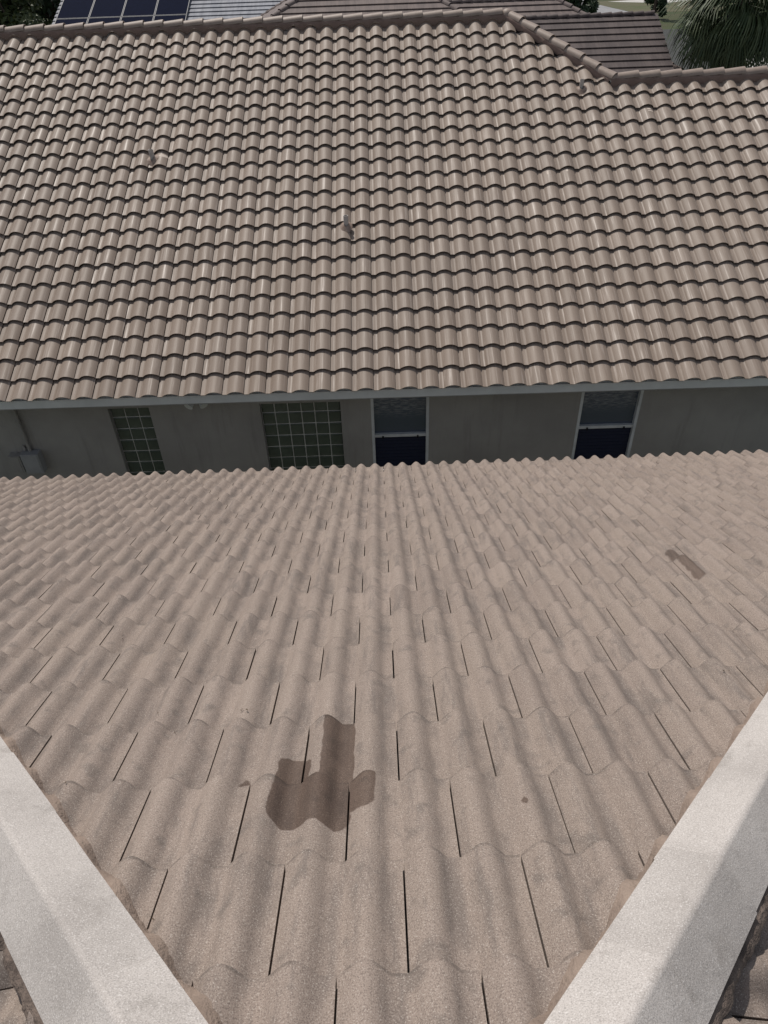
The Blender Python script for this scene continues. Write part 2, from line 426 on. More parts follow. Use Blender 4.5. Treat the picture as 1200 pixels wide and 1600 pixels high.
H1 = 0.042; HP = W1 / 2
def near_prof_z(x):                          # x measured from a joint
    d = abs((x - .0585 + HP / 2) % HP - HP / 2)      # distance from the nearest barrel's crown
    if d >= .058: return 0.0
    return H1 * math.cos(math.pi * d / .116) ** 1.2
nseg = 24; gap = .0026
near_prof = [(gap + (W1 - 2 * gap) * i / nseg, near_prof_z(gap + (W1 - 2 * gap) * i / nseg)) for i in range(nseg + 1)]
near_prof[-1] = (near_prof[-1][0], near_prof[-1][1] + .0015)      # raised interlock lip
LIFT1 = .033
near_geo = tile_geo(near_prof, E1, .075, LIFT1, .026, taper=.22)
near_geo_z = -.010 - LIFT1
for v in near_geo.v: v.z += near_geo_z
F1 = frame4(O1, U1, S1, N1)
hipL = (V(-1, -HK, 0).normalized()); hipR = (V(1, -HK, 0).normalized())
planesN = [(hipL, hipL.dot(APX) - .004), (hipR, hipR.dot(APX) - .004)]
spots = []
for k in range(-1, NR):
    off = .5 if k % 2 == 0 else 0.0          # joints of course k (between s = k and k + 1)
    for j in range(-26, 27):
        spots.append(((j + off) * W1, (k + 1) * E1))
def vis_near(p):
    w = F1 @ V(p[0] + .15, p[1] - .17, 0)
    d = w - V(0, 0, EYE); zc = d.dot(fwd)
    if zc < .3: return 1e9
    px, py = d.dot(right) / zc, d.dot(down) / zc
    out = max(abs(px) - .53, 0) + max(abs(py) - .71, 0)
    grz = abs(d.normalized().dot(N1))
    return zc * zc / grz + (1e4 * out if out > .03 else 0)
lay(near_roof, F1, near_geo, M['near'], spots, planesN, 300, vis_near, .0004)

# the two neighbouring faces of the same roof, as far as a step to the side would show them
for sg in (-1, 1):
    Us = V(0, -1, 0) if sg > 0 else V(0, 1, 0)
    ps = math.atan(.5 / HK); Ss = V(sg * math.cos(ps), 0, -math.sin(ps)); Ns = V(sg * math.sin(ps), 0, math.cos(ps))
    Fs = frame4(APX + Us * .06 + Ns * 0.0, Us, Ss, Ns)
    sp = [((j + (.5 if k % 2 else 0)) * W1, (k + 1) * E1 + .12) for k in range(-1, 19) for j in range(-26, 20)]
    h_ = V(-sg, HK, 0).normalized()
    pl = [(h_, h_.dot(APX) - .004), (V(-sg, 0, 0), V(-sg, 0, 0).dot(APX))]
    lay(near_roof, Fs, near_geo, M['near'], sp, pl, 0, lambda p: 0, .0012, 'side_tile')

# V-shaped hip caps, each lapping the one below, bedded in sandy mortar
def hip_cap_geo(L, wd, hc, he, th):
    rnd = .010
    top = [(-wd, he), (-wd * .5, (he + hc) / 2), (-rnd, hc - .009), (0, hc - .003), (rnd, hc - .009), (wd * .5, (he + hc) / 2), (wd, he)]
    n = len(top); g = MB()
    segs = 4
    rows = []
    for r in range(segs + 1):
        y = -L * r / segs; rows.append([V(x, y, z_ + .006 * (1 + y / (L * .88))) for x, z_ in top])
    for half in ((0, 1, 2), (2, 3, 4), (4, 5, 6)):
        vv = [rows[r][i] for r in range(segs + 1) for i in half]; m_ = 3
        g.add(vv, [(r * m_ + i, (r + 1) * m_ + i, (r + 1) * m_ + i + 1, r * m_ + i + 1) for r in range(segs) for i in range(2)], True)
    nose = rows[0] + [p - V(0, 0, th) for p in rows[0]]
    g.add(nose, [(i, i + 1, n + i + 1, n + i) for i in range(n - 1)])
    for i, fl in ((0, False), (n - 1, True)):
        q = [rows[0][i], rows[-1][i], rows[-1][i] - V(0, 0, th), rows[0][i] - V(0, 0, th)]
        g.add(q, [(0, 1, 2, 3) if fl else (3, 2, 1, 0)])
    return g
CAPE = .37
def near_roof_local(u, s):                   # surface height of the near tiles over the plane
    k = math.floor(s / E1); x = u - (.5 if k % 2 == 0 else 0) * W1
    x = x % W1
    return near_prof_z(x) + near_geo_z + LIFT1 * (s / E1 - k)
WD, HC, HE = .1165, .0865, .006
for sg in (-1, 1):
    Hd = V(sg * HK, 1, -.5).normalized(); Pd = V(sg, -HK, 0).normalized() * sg   # right-handed: Pd x Hd up
    Zd = Pd.cross(Hd)
    if Zd.z < 0: Pd = -Pd; Zd = -Zd
    cg = hip_cap_geo(.42, WD, HC, HE, .018); cm = cg.mesh('hip_cap', M['cap'])
    for i in range(0, 29):
        yy = .10 + (i + 1) * CAPE
        if yy > (near_run * 1.5): break
        tf = frame4(APX + Hd * yy + Pd * random.gauss(0, .001), Pd, Hd, Zd) @ Matrix.Rotation(random.gauss(0, .0025), 4, 'Z')
        child('hip_cap', cm, near_roof, tf)
    # inner bead of mortar over the field tiles, outer darker bead
    inn = -Pd if Pd.dot(V(-sg, 1, 0)) < 0 else Pd
    if inn.dot(V(-sg, 1, 0)) < 0: inn = -inn
    for side, mat_, nm in ((1, M['mortar'], 'mortar_bead'), (-1, M['mortar_dk'], 'mortar_bead')):
        dirp = inn * side; g = MB(); NS = 420; rowsn = 5
        vv = []
        for i in range(NS):
            t = .35 + i * .0135
            base = APX + Hd * t
            wv = .5 + .5 * mnoise.noise(V(t * 5.3, sg * 3.1 + side, 0)); wv2 = .5 + .5 * mnoise.noise(V(t * 19, sg * 7 + side, 2)); wv3 = mnoise.noise(V(t * 60, sg, 3.0 + side))
            wide = .027 + .018 * max(0, wv - .2) + .010 * wv2 + .006 * wv3
            for r in range(rowsn):
                q = r / (rowsn - 1)
                dd = WD - .035 + (wide + .035) * q
                p = base + dirp * dd + Zd * 0
                # drop on to the tile surface
                if side == 1:
                    rel = p - O1; u_, s_ = rel.dot(U1), rel.dot(S1)
                    surf = O1 + U1 * u_ + S1 * s_ + N1 * near_roof_local(u_, s_)
                    up = N1
                    if r == 0: wide_u = 0
                else:
                    nn = V(sg * .5, 0, HK).normalized(); rel = p - APX
                    surf = p - nn * rel.dot(nn) + nn * (.012 + .02 * wv2); up = nn
                edge = base + dirp * dd + Zd * (HE - .004)
                w_ = q ** .8
                hgt = edge.lerp(surf, w_) + up * (.005 * math.sin(q * math.pi) + .004 * wv3 * math.sin(q * math.pi) - (.004 if r == rowsn - 1 else -.002))
                vv.append(hgt)
        flip = (Hd.cross(dirp)).z > 0
        g.add(vv, [((i * rowsn + r, (i + 1) * rowsn + r, (i + 1) * rowsn + r + 1, i * rowsn + r + 1) if flip else
                    (i * rowsn + r, i * rowsn + r + 1, (i + 1) * rowsn + r + 1, (i + 1) * rowsn + r)) for i in range(NS - 1) for r in range(rowsn - 1)], True)
        child(nm, g.mesh(nm, mat_), near_roof)

# ------------------------------------------------------------------ neighbour's house: front slope of S-shaped tiles
far = empty('neighbour_house', O2 + V(0, 5, -O2.z), 'neighbouring house with glossy taupe S-tile roof and grey stucco wall', 'house')
T_R = 7.95                                   # slope length to the main ridge
U_PK = 3.18                                  # where the main ridge ends and the hip drops
T_R2 = 6.14                                  # lower ridge of the right-hand wing
U_V = U_PK + (T_R - T_R2) * cP
UL, UR = -11.5, 13.0
def F2p(u, t, n=0.0): return O2 + U2 * u + T2 * t + N2 * n
b = MB()
HZ = -.075
back = U2.cross(V(0, 0, 1)) * -1             # horizontal, away from the camera
def bk(u, t, n, run): return F2p(u, t, n) + back * run + V(0, 0, -.5 * run)
P0, P1, P2, P3 = F2p(UL, .05, HZ), F2p(UL, T_R, HZ), F2p(U_PK, T_R, HZ), F2p(U_V, T_R2, HZ)
P4, P5 = F2p(UR, T_R2, HZ), F2p(UR, .05, HZ)
run1, run2 = T_R * cP, T_R2 * cP
B1, B2 = bk(UL, T_R, HZ, run1), bk(U_PK + run1, T_R, HZ, run1); B3 = bk(UR, T_R2, HZ, run2); B4 = bk(U_V, T_R2, HZ, run2)
b.add([P0, P1, P2, P3, P4, P5, B1, B2, B3, B4], [(0, 5, 4, 3, 2, 1), (1, 2, 7, 6), (3, 4, 8, 9), (2, 3, 7)])
far_roof = child('roof', b.mesh('roof', M['deck']), far)
wing_back = MB(); wing_back.add([p + V(0, 0, .03) for p in (P1, P2, B2, B1)] + [p + V(0, 0, .03) for p in (P3, P4, B3, B4)], [(0, 1, 2, 3), (4, 5, 6, 7)])
child('rear_slope', wing_back.mesh('rear_slope', M['far']), far_roof)

H2 = .066
def far_prof_z(x):                           # x from the pan's left edge, viewer's left to right
    if x < .07: return .004 * (1 - x / .07)
    q = (x - .07) / (.30 - .07)
    return H2 * (math.sin(math.pi * min(1, q * .93)) ** .8) if q < 1 else .012
xs = [.0005, .04, .07, .08, .094, .115, .14, .16, .18, .20, .22, .24, .26, .278, .2993]
LIFT2 = .038
far_prof = [(W2 - x, far_prof_z(x)) for x in reversed(xs)]     # local x runs to the viewer's left
far_geo = tile_geo(far_prof, E2, .07, LIFT2, .009)
for v in far_geo.v: v.z -= LIFT2
F2 = frame4(O2, -U2, -T2, N2)
tileX = lambda j: -j * W2                    # right-hand joint of tile j at u = j * W2
hip_n = (U2 + back).normalized()
planesF = [(back, back.dot(F2p(0, T_R)) - .0)]
spots = []
for k in range(0, 25):
    for j in range(-37, 44):
        u = j * W2
        spots.append((-u, -k * E2))
PKw = F2p(U_PK, T_R)
def far_keep(p):
    u, t = -p[0], -p[1]
    top = T_R if u < U_PK + .15 else (max(T_R2, T_R - (u - U_PK) / cP))
    return t < top
spA = [p for p in spots if far_keep(p)]
def vis_far(p):
    w = F2 @ V(p[0] + .15, p[1] - .17, 0)
    d = w - V(0, 0, EYE); zc = d.dot(fwd); px, py = d.dot(right) / zc, d.dot(down) / zc
    out = max(abs(px) - .535, 0)
    return zc * zc + (1e5 if out > 0 else 0)
# left of the peak: cut at the main ridge; between peak and wing: cut at hip and lower ridge
def topcut(u_mid):
    return None
hipplane = (hip_n, hip_n.dot(PKw))
ridge1 = (back, back.dot(PKw)); ridge2 = (back, back.dot(F2p(0, T_R2)))
left_sp = [p for p in spA if -p[0] <= U_PK]
mid_sp = [p for p in spA if -p[0] > U_PK and (-p[0] - W2) < U_V]
right_sp = [p for p in spA if (-p[0] - W2) >= U_V]
# rank once so that the 300 largest in view become objects
allr = sorted(spA, key=vis_far); big = set(allr[:300])
def lay_far(sp, planes):
    lay(far_roof, F2, far_geo, M['far'], [p for p in sp if p in big], planes, 9999, vis_far, .0012)
    rest = [p for p in sp if p not in big]
    return rest
far_rest = MB()
def rest_add(sp, planes):
    for x, y in sp:
        tf = F2 @ Matrix.Translation((x + random.gauss(0, .0012), y + random.gauss(0, .002), random.gauss(0, .001))) @ Matrix.Rotation(random.gauss(0, .004), 4, 'Z')
        g, cut = clip(far_geo, planes, tf)
        if g: far_rest.add([tf @ v for v in g.v], g.f, g.sm)
rest_add(lay_far(left_sp, [ridge1]), [ridge1])
rm = lay_far(mid_sp, [])
lowm = [p for p in rm if -p[1] + E2 + .08 < T_R2 - .0 ]
rest_add(lowm, [])
rest_add([p for p in rm if p not in set(lowm)], [hipplane, ridge1])
# part of the middle tiles beyond the hip belongs to the lower ridge: cut those at it
rest_add(lay_far(right_sp, [ridge2]), [ridge2])
o = child('tile_field', far_rest.mesh('tile_field', M['far']), far_roof); o['kind'] = 'stuff'

# ridge and hip caps
def cap_geo(L, r0, r1, n=10, th=.014, sq=.92):
    g = MB(); rows = []
    for y, r_, dz_ in ((0, r1, .03), (-L, r0, 0)):
        rows.append([V(math.sin(a) * r_, y, math.cos(a) * r_ * sq + dz_) for a in [(-1.5 + 3.0 * i / n) for i in range(n + 1)]])
    g.add(rows[0] + rows[1], [(i, n + 1 + i, n + 2 + i, i + 1) for i in range(n)], True)
    cen = V(0, 0, .03)
    inner = [cen + (p - cen) * (1 - th / r1) for p in rows[0]]
    g.add(rows[0] + inner, [(i, i + 1, n + 2 + i, n + 1 + i) for i in range(n)])
    g.add(inner + [p * 1.0 - V(0, 0, th) for p in rows[1]], [(i, i + 1, n + 2 + i, n + 1 + i) for i in range(n)], True)
    return g
capg = cap_geo(.42, .092, .104, sq=.88); capm = capg.mesh('ridge_cap', M['farcap'])
def cap_run(a, bpt, e=.362, up=.0, start=0.0, n_vec=None):
    d = (bpt - a); L = d.length; d.normalize()
    z = V(0, 0, 1); z = (z - d * z.dot(d)).normalized(); x = d.cross(z)
    n = int(L / e + .5)
    for i in range(n):
        tf = frame4(a + d * ((i + 1) * e + start) + z * up, x, d, z) @ Matrix.Rotation(random.gauss(0, .008), 4, 'Z')
        child('ridge_cap', capm, far_roof, tf)
CU = .03
cap_run(F2p(UL, T_R), F2p(U_PK - .02, T_R), up=CU, start=.10)
cap_run(F2p(U_PK, T_R) - V(0, 0, .0), F2p(U_V, T_R2), e=.355, up=CU, start=-.02)
cap_run(F2p(U_V, T_R2), F2p(UR, T_R2), up=CU, start=.08)
for c_, r_ in ((F2p(U_PK, T_R), .115), (F2p(U_V, T_R2), .1)):
    pk = MB(); ring = []
    for a in range(5):
        el = a / 4 * math.pi / 2
        for i in range(14):
            az = 2 * math.pi * i / 14; w_ = 1 + .08 * mnoise.noise(V(i, a, 2))
            ring.append(c_ + V(0, 0, CU) + V(math.cos(az) * math.cos(el) * r_ * 1.05 * w_, math.sin(az) * math.cos(el) * r_ * 1.05 * w_, math.sin(el) * r_ * .95 * w_))
    pk.add(ring, [(a * 14 + i, a * 14 + (i + 1) % 14, (a + 1) * 14 + (i + 1) % 14, (a + 1) * 14 + i) for a in range(4) for i in range(14)], True)
    child('ridge_end_cap', pk.mesh('ridge_end_cap', M['farcap']), far_roof)
# mortar bed under the caps: a standing strip that drops into each pan
def far_surf(u, t):
    x = u % W2; k = math.floor(t / E2)
    return far_prof_z(x) - LIFT2 * ((t / E2) - k)
def bed(a_ut, b_ut, out_n):
    g = MB(); (u0, t0), (u1, t1) = a_ut, b_ut
    L = math.hypot(u1 - u0, t1 - t0); n = max(2, int(L / .02)); vv = []
    du, dt = (u1 - u0) / L, (t1 - t0) / L
    nu, nt = dt, -du                          # towards the eave
    if nt > 0: nu, nt = -nu, -nt
    for i in range(n + 1):
        q = i / n; u = u0 + (u1 - u0) * q; t = t0 + (t1 - t0) * q
        wob = .5 + .5 * mnoise.noise(V(u * 9, t * 9, 0))
        dd = .112 + .014 * wob
        top = F2p(u + nu * .062, t + nt * .062) + V(0, 0, CU + .075)
        mid = F2p(u + nu * .1, t + nt * .1, .07 + .01 * wob)
        bu, bt = u + nu * dd, t + nt * dd
        vv += [top, mid, F2p(bu, bt, min(far_surf(bu, bt), .065) - .012)]
    g.add(vv, [(i * 3 + r, i * 3 + r + 1, (i + 1) * 3 + r + 1, (i + 1) * 3 + r) for i in range(n) for r in range(2)], True)
    child('mortar_bed', g.mesh('mortar_bed', M['bed']), far_roof)
bed((UL, T_R), (U_PK + .05, T_R), 1); bed((U_PK, T_R), (U_V + .02, T_R2), 1); bed((U_V - .03, T_R2), (UR, T_R2), 1)

# fascia, soffit, wall with openings
wall_y = .50                                  # overhang
def W(u, z, y=0.0): return O2 + U2 * u + back * y + V(0, 0, z)
b = MB(); ax2 = (U2, back, V(0, 0, 1))
b.box(W((UL + UR) / 2, -.088, .06), ((UR - UL) / 2, .012, .062), ax2)
b.box(W((UL + UR) / 2, -.014, .09), ((UR - UL) / 2, .010, .025), ax2)
child('fascia', b.mesh('fascia', M['fascia']), far)
b = MB(); b.box(W((UL + UR) / 2, -.16, .30), ((UR - UL) / 2, .242, .008), ax2)
child('soffit', b.mesh('soffit', M['soffit']), far)
ZG = -O2.z
openings = [(-3.352, -2.742, -.46, -2.10), (-1.105, .088, -.46, -2.10), (.537, 1.403, -.38, -1.98), (3.645, 4.555, -.38, -1.98)]
b = MB(); cur = UL
for u0, u1, z1, z0 in openings:
    b.box(W((cur + u0) / 2, (ZG - .17) / 2, wall_y + .1), ((u0 - cur) / 2, .1, (-.17 - ZG) / 2), ax2)
    b.box(W((u0 + u1) / 2, (z1 - .17) / 2, wall_y + .1), ((u1 - u0) / 2, .1, (-.17 - z1) / 2), ax2)
    b.box(W((u0 + u1) / 2, (ZG + z0) / 2, wall_y + .1), ((u1 - u0) / 2, .1, (z0 - ZG) / 2), ax2)
    cur = u1
b.box(W((cur + UR) / 2, (ZG - .17) / 2, wall_y + .1), ((UR - cur) / 2, .1, (-.17 - ZG) / 2), ax2)
b.box(W((UL + UR) / 2, (ZG - .2) / 2, wall_y + 8.0), ((UR - UL) / 2, .1, (-.2 - ZG) / 2), ax2)
child('wall', b.mesh('wall', M['stucco']), far)

def block_window(u0, u1, z1, z0):
    g = MB(); g.box(W((u0 + u1) / 2, (z0 + z1) / 2, wall_y + .135), ((u1 - u0) / 2, .035, (z1 - z0) / 2), ax2)
    w = child('glass_block_window', g.mesh('glass_block_window', M['grout']), far)
    n = round((u1 - u0) / .2); p = (u1 - u0) / n; m = round((z1 - z0) / p); pz = (z1 - z0) / m
    gg = MB(); hh = p / 2 - .0085; hz = pz / 2 - .0085
    # a pillow: bevelled block face
    ring = lambda s_, y: [V(-hh + s_, y, -hz + s_), V(hh - s_, y, -hz + s_), V(hh - s_, y, hz - s_), V(-hh + s_, y, hz - s_)]
    vv = ring(0, .0) + ring(0, -.010) + ring(.012, -.016) + ring(.05, -.013)
    ff = [(r * 4 + i, r * 4 + (i + 1) % 4, (r + 1) * 4 + (i + 1) % 4, (r + 1) * 4 + i) for r in range(3) for i in range(4)] + [(12, 13, 14, 15)]
    gg.add(vv, ff); bm_ = gg.mesh('glass_block', M['block'])
    for i in range(n):
        for k in range(m):
            c_ = W(u0 + (i + .5) * p, z1 - (k + .5) * pz, wall_y + .099)
            child('glass_block', bm_, w, frame4(c_, U2, back, V(0, 0, 1)) @ Matrix.Rotation(random.gauss(0, .012), 4, 'X') @ Matrix.Rotation(random.gauss(0, .012), 4, 'Z'))
for o_ in openings[:2]: block_window(*o_)
def hung_window(u0, u1, z1, z0, zm):
    g = MB(); f = .042; y = wall_y + .05
    for uc in (u0 + f / 2, u1 - f / 2): g.box(W(uc, (z0 + z1) / 2, y), (f / 2, .05, (z1 - z0) / 2), ax2)
    for zc_ in (z0 + f / 2, z1 - f / 2): g.box(W((u0 + u1) / 2, zc_, y + .002), ((u1 - u0) / 2 - f, .048, f / 2), ax2)
    w = child('window', g.mesh('window', M['white']), far)
    r = MB(); r.box(W((u0 + u1) / 2, zm, y + .0), ((u1 - u0) / 2 - f, .03, .024), ax2)
    child('sash_rail', r.mesh('sash_rail', M['white']), w)
    for q in (.16, .84):
        l = MB(); l.box(W(u0 + f + (u1 - u0 - 2 * f) * q, zm - .022, y - .036), (.012, .008, .022), ax2); child('sash_lock', l.mesh('sash_lock', M['dark']), w)
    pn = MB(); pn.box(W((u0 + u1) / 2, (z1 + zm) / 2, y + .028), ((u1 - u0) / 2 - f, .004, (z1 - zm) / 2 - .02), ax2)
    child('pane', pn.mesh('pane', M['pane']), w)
    # lower sash: insect screen ribs in front of the dark room
    s = MB(); s.box(W((u0 + u1) / 2, (z0 + zm) / 2, y + .02), ((u1 - u0) / 2 - f, .004, (zm - z0) / 2 - .025), ax2)
    n = 11
    for i in range(n): s.box(W((u0 + u1) / 2, zm - .06 - i * .062, y + .013), ((u1 - u0) / 2 - f, .003, .004), ax2)
    child('insect_screen', s.mesh('insect_screen', M['screen']), w)
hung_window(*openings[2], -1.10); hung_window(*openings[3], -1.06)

# electrical boxes and conduit
eb = MB(); eb.box(W(-4.70, -1.31, wall_y - .075), (.135, .073, .175), ax2); eb.box(W(-4.70, -1.31, wall_y - .152), (.118, .004, .158), ax2)
e1 = child('electrical_box', eb.mesh('electrical_box', M['greybox']), far)
eb = MB(); eb.box(W(-4.955, -1.33, wall_y - .06), (.085, .058, .15), ax2); eb.box(W(-4.955, -1.33, wall_y - .121), (.058, .003, .138), ax2)
child('electrical_box', eb.mesh('electrical_box', M['stucco']), far)
cd = MB(); cd.tube(W(-4.705, -1.13, wall_y - .045), W(-4.705, -.17, wall_y - .045), .026, n=10)
cd.box(W(-4.725, -.62, wall_y - .02), (.03, .02, .012), ax2)
cd.tube(W(-4.78, -1.12, wall_y - .045), W(-4.80, -1.05, wall_y - .02), .022, n=8)
child('conduit', cd.mesh('conduit', M['stucco']), e1)
fl = MB()
fl.tube(W(-1.98, -.17, wall_y - .10), W(-1.98, -.24, wall_y - .10), .05, .05, 10)
fl.tube(W(-2.02, -.26, wall_y - .10), W(-2.08, -.33, wall_y - .24), .035, .065, 12)
fl.tube(W(-1.94, -.26, wall_y - .10), W(-1.86, -.33, wall_y - .22), .035, .06, 12)
child('flood_light', fl.mesh('flood_light', M['fascia']), far)

# plumbing vents with flashing
def vent(u, t, h, r=.04, lean=0.0):
    k = math.floor(t / E2); surf = far_surf(u, t); base = F2p(u, t, surf - .02)
    g = MB(); top = base + V(lean, 0, h); g.tube(base, top, r, r, 12, caps=False)
    g.tube(top, top - V(0, 0, .06), r * .8, r * .8, 12, caps=False)
    ring = [V(math.cos(a * math.pi / 6), math.sin(a * math.pi / 6), 0) for a in range(12)]
    g.add([top + q * r for q in ring] + [top + q * r * .8 for q in ring], [(i, (i + 1) % 12, 12 + (i + 1) % 12, 12 + i) for i in range(12)])
    v_ = child('vent_pipe', g.mesh('vent_pipe', M['pipe']), far)
    f = MB(); rows = []
    for q, (rr, hh) in enumerate(((1.1, .05), (1.7, .035), (2.6, .012), (3.2, .0))):
        for i in range(16):
            a = i * math.pi / 8; wv = 1 + .16 * mnoise.noise(V(math.cos(a) * 2 + u, math.sin(a) * 2, q))
            du, dt = math.cos(a) * r * rr * wv * .78, math.sin(a) * r * rr * wv
            rows.append(F2p(u + du, t + dt, max(far_surf(u, t), far_surf(u + du, t) * .9) + hh + .006))
    f.add(rows, [(q * 16 + i, q * 16 + (i + 1) % 16, (q + 1) * 16 + (i + 1) % 16, (q + 1) * 16 + i) for q in range(3) for i in range(16)], True)
    child('flashing', f.mesh('flashing', M['lead']), v_)
vent(-2.93, 4.58, .20, .04, -.015); vent(.235, 2.97, .19, .038, .0); vent(4.262, 5.94, .19, .036)

# ------------------------------------------------------------------ houses behind
def slope_courses(parent, mat, a_l, a_r, up, nrm, e, n, left_in, right_in, name='tile_course'):
    """rows of flat tiles from eave line a_l..a_r up the slope; ends drawn in by left_in / right_in per metre of slope"""
    ux = (a_r - a_l).normalized()
    for k in range(n):
        t0, t1 = k * e, (k + 1) * e + .03
        l0, r0 = a_l + ux * (left_in * t0) + up * t0, a_r - ux * (right_in * t0) + up * t0
        l1, r1 = a_l + ux * (left_in * t1) + up * t1, a_r - ux * (right_in * t1) + up * t1
        if (r1 - l1).dot(ux) < .05: break
        g = MB(); th = .048
        g.add([l0 + nrm * th, r0 + nrm * th, r1 + nrm * .006, l1 + nrm * .006, l0 + nrm * .015, r0 + nrm * .015], [(0, 1, 2, 3), (4, 5, 1, 0)])
        child(name, g.mesh(name, mat), parent)
def caps_line(parent, a, b_, mat, e=.36, r=.11):
    d = (b_ - a); L = d.length; d.normalize(); z = V(0, 0, 1); z = (z - d * z.dot(d)).normalized(); x = d.cross(z)
    g = cap_geo(.42, r * .88, r, 6); m_ = g.mesh('ridge_cap', mat)
    for i in range(int(L / e)):
        child('ridge_cap', m_, parent, frame4(a + d * ((i + 1) * e) - z * .02, x, d, z))
def bg_house(name, label, x0, x1, yf, zf, ridge_z, pitch, hipL_, hipR_, mat, pyramid=False):
    p = R(pitch); c, s = math.cos(p), math.sin(p); zf += EYE; ridge_z += EYE
    run = (ridge_z - zf) / math.tan(p); Ls = run / c; yb = yf + 2 * run
    h = empty(name, V((x0 + x1) / 2, yf + run, 0), label, 'house')
    A, B, Cc, D = V(x0, yf, zf), V(x1, yf, zf), V(x1, yb, zf), V(x0, yb, zf)
    rl = V(x0 + (run if hipL_ else 0), yf + run, ridge_z); rr = V(x1 - (run if hipR_ else 0), yf + run, ridge_z)
    g = MB(); g.add([A, B, Cc, D, rl, rr], [(0, 1, 5, 4), (1, 2, 5), (2, 3, 4, 5), (3, 0, 4)])
    roof = child('roof', g.mesh('roof', mat), h)
    up, nr = V(0, c, s), V(0, -s, c)
    e = .34; n = int(Ls / e + .5)
    slope_courses(roof, mat, A, B, up, nr, Ls / n, n, c if hipL_ else 0, c if hipR_ else 0)
    if hipR_:
        slope_courses(roof, mat, B, Cc, V(-c, 0, s), V(s, 0, c), Ls / n, n, c, c)
        caps_line(roof, rr, B, mat); caps_line(roof, rr, Cc, mat)
    if hipL_:
        slope_courses(roof, mat, D, A, V(c, 0, s), V(-s, 0, c), Ls / n, n, c, c)
        caps_line(roof, rl, A, mat); caps_line(roof, rl, D, mat)
    if (rr - rl).length > .4: caps_line(roof, rl, rr, mat)
    w = MB(); w.box(((x0 + x1) / 2, yf + run, (zf - .15) / 2), ((x1 - x0) / 2 - .5, run - .5, (zf - .15) / 2))
    if not hipR_: w.add([V(x1 - .3, yf + .1, zf - .1), V(x1 - .3, yb - .1, zf - .1), V(x1 - .3, yf + run, ridge_z - .08)], [(0, 1, 2)])
    child('wall', w.mesh('wall', M['bg_wall']), h)
    return h, roof, (A, B, up, nr, Ls)
bg_house('gable_house', 'low plum-brown flat-tiled gable roof behind the lower ridge, left of the palm', 5.0, 9.8, 24.72, -5.05, -2.81, 26.57, False, False, M['bg_plum'])
bg_house('hip_house', 'brown flat-tiled hip roof whose right hip ends above the plum roof', -2.0, 11.95, 25.75, -5.05, -2.43, 26.57, False, True, M['bg_brown'])
bg_house('pyramid_house', 'dark brown hip roof with two converging hips cut off by the top edge', -8.1, 8.1, 24.6, -5.05, -1.0, 26.57, True, True, M['bg_brown'])
h, roof, (A, B, up, nr, Ls) = bg_house('grey_house', 'pale blue-grey flat-tiled roof carrying dark solar panels', -13.2, -3.0, 31.8, -5.05, -1.6, 20, False, False, M['bg_grey'])
# solar panels
pw, ph_ = 1.36, 2.0
for row in range(3):
    for i in range(4):
        x = 0.2 + i * (pw + .02); t = 3.62 + row * (ph_ + .03)
        c_ = A + V(x + pw / 2, 0, 0) + up * (t + ph_ / 2) + nr * .13
        g = MB(); g.box(c_, (pw / 2 - .03, ph_ / 2 - .03, .012), (V(1, 0, 0), up, nr))
        sp_ = child('solar_panel', g.mesh('solar_panel', M['solar']), h)
        fr = MB()
        for sx in (-1, 1):
            fr.box(c_ + V(sx * (pw / 2 - .014), 0, 0), (.012, ph_ / 2, .02), (V(1, 0, 0), up, nr))
            fr.box(c_ + up * (sx * (ph_ / 2 - .014)), (pw / 2 - .03, .009, .018), (V(1, 0, 0), up, nr))
        child('panel_frame', fr.mesh('panel_frame', M['alu']), sp_)

# ------------------------------------------------------------------ trees, hedge, palm
def leaf_cloud(blobs, n, size, squash=1.0):
    g = MB(); tot = sum(r ** 2 for _, r in blobs)
    for c_, r in blobs:
        for i in range(int(n * r * r / tot)):
            d = V(random.gauss(0, 1), random.gauss(0, 1), random.gauss(0, 1)).normalized()
            p = c_ + d * r * (random.random() ** .33) * V(1, 1, squash).length / 1.732
            a = V(random.gauss(0, 1), random.gauss(0, 1), random.gauss(0, 1)).normalized(); b_ = a.orthogonal().normalized()
            s_ = size * random.uniform(.6, 1.4); q = a.cross(b_)
            g.add([p - a * s_, p + b_ * s_ * .45 + q * s_ * .1, p + a * s_, p - b_ * s_ * .45 + q * s_ * .1], [(0, 1, 2, 3)])
    return g
def tree(x, y, h, r, label, nleaf, mat, size=.16, name='broadleaf_tree', low=.35):
    root = empty(name, V(x, y, 0), label, 'tree', 'trees behind the roofs')
    t = MB(); trunks = []
    top = V(x, y, h * .55)
    t.tube(V(x, y, 0), top, .16, .10, 9)
    blobs = []
    for i in range(16):
        a = random.uniform(0, 6.28); rr = r * random.uniform(.25, .85); z = h * random.uniform(low, 1.0)
        e = V(x + math.cos(a) * rr, y + math.sin(a) * rr, z)
        t.tube(V(x, y, min(h * random.uniform(.25, .55), z)), e, .06, .02, 6, False); blobs.append((e, r * random.uniform(.32, .5)))
    child('trunk', t.mesh('trunk', M['bark']), root)
    child('crown', leaf_cloud(blobs, nleaf, size).mesh('crown', mat), root)
tree(-14.9, 37.5, 7.0, 2.2, 'dark leafy tree at the top left, directly beside the solar panels', 5200, M['leaf'])
tree(-18.0, 40.0, 7.6, 2.7, 'dark leafy tree at the far left top corner', 6500, M['leaf'])
tree(-16.6, 46.0, 9.5, 3.6, 'dark tree behind the two leafy trees at the top left', 5500, M['hedge'], .22)
tree(14.6, 60.0, 5.4, 1.1, 'small dark shrubby tree above the right end of the brown hip roof', 3500, M['hedge'], .2, low=.1)
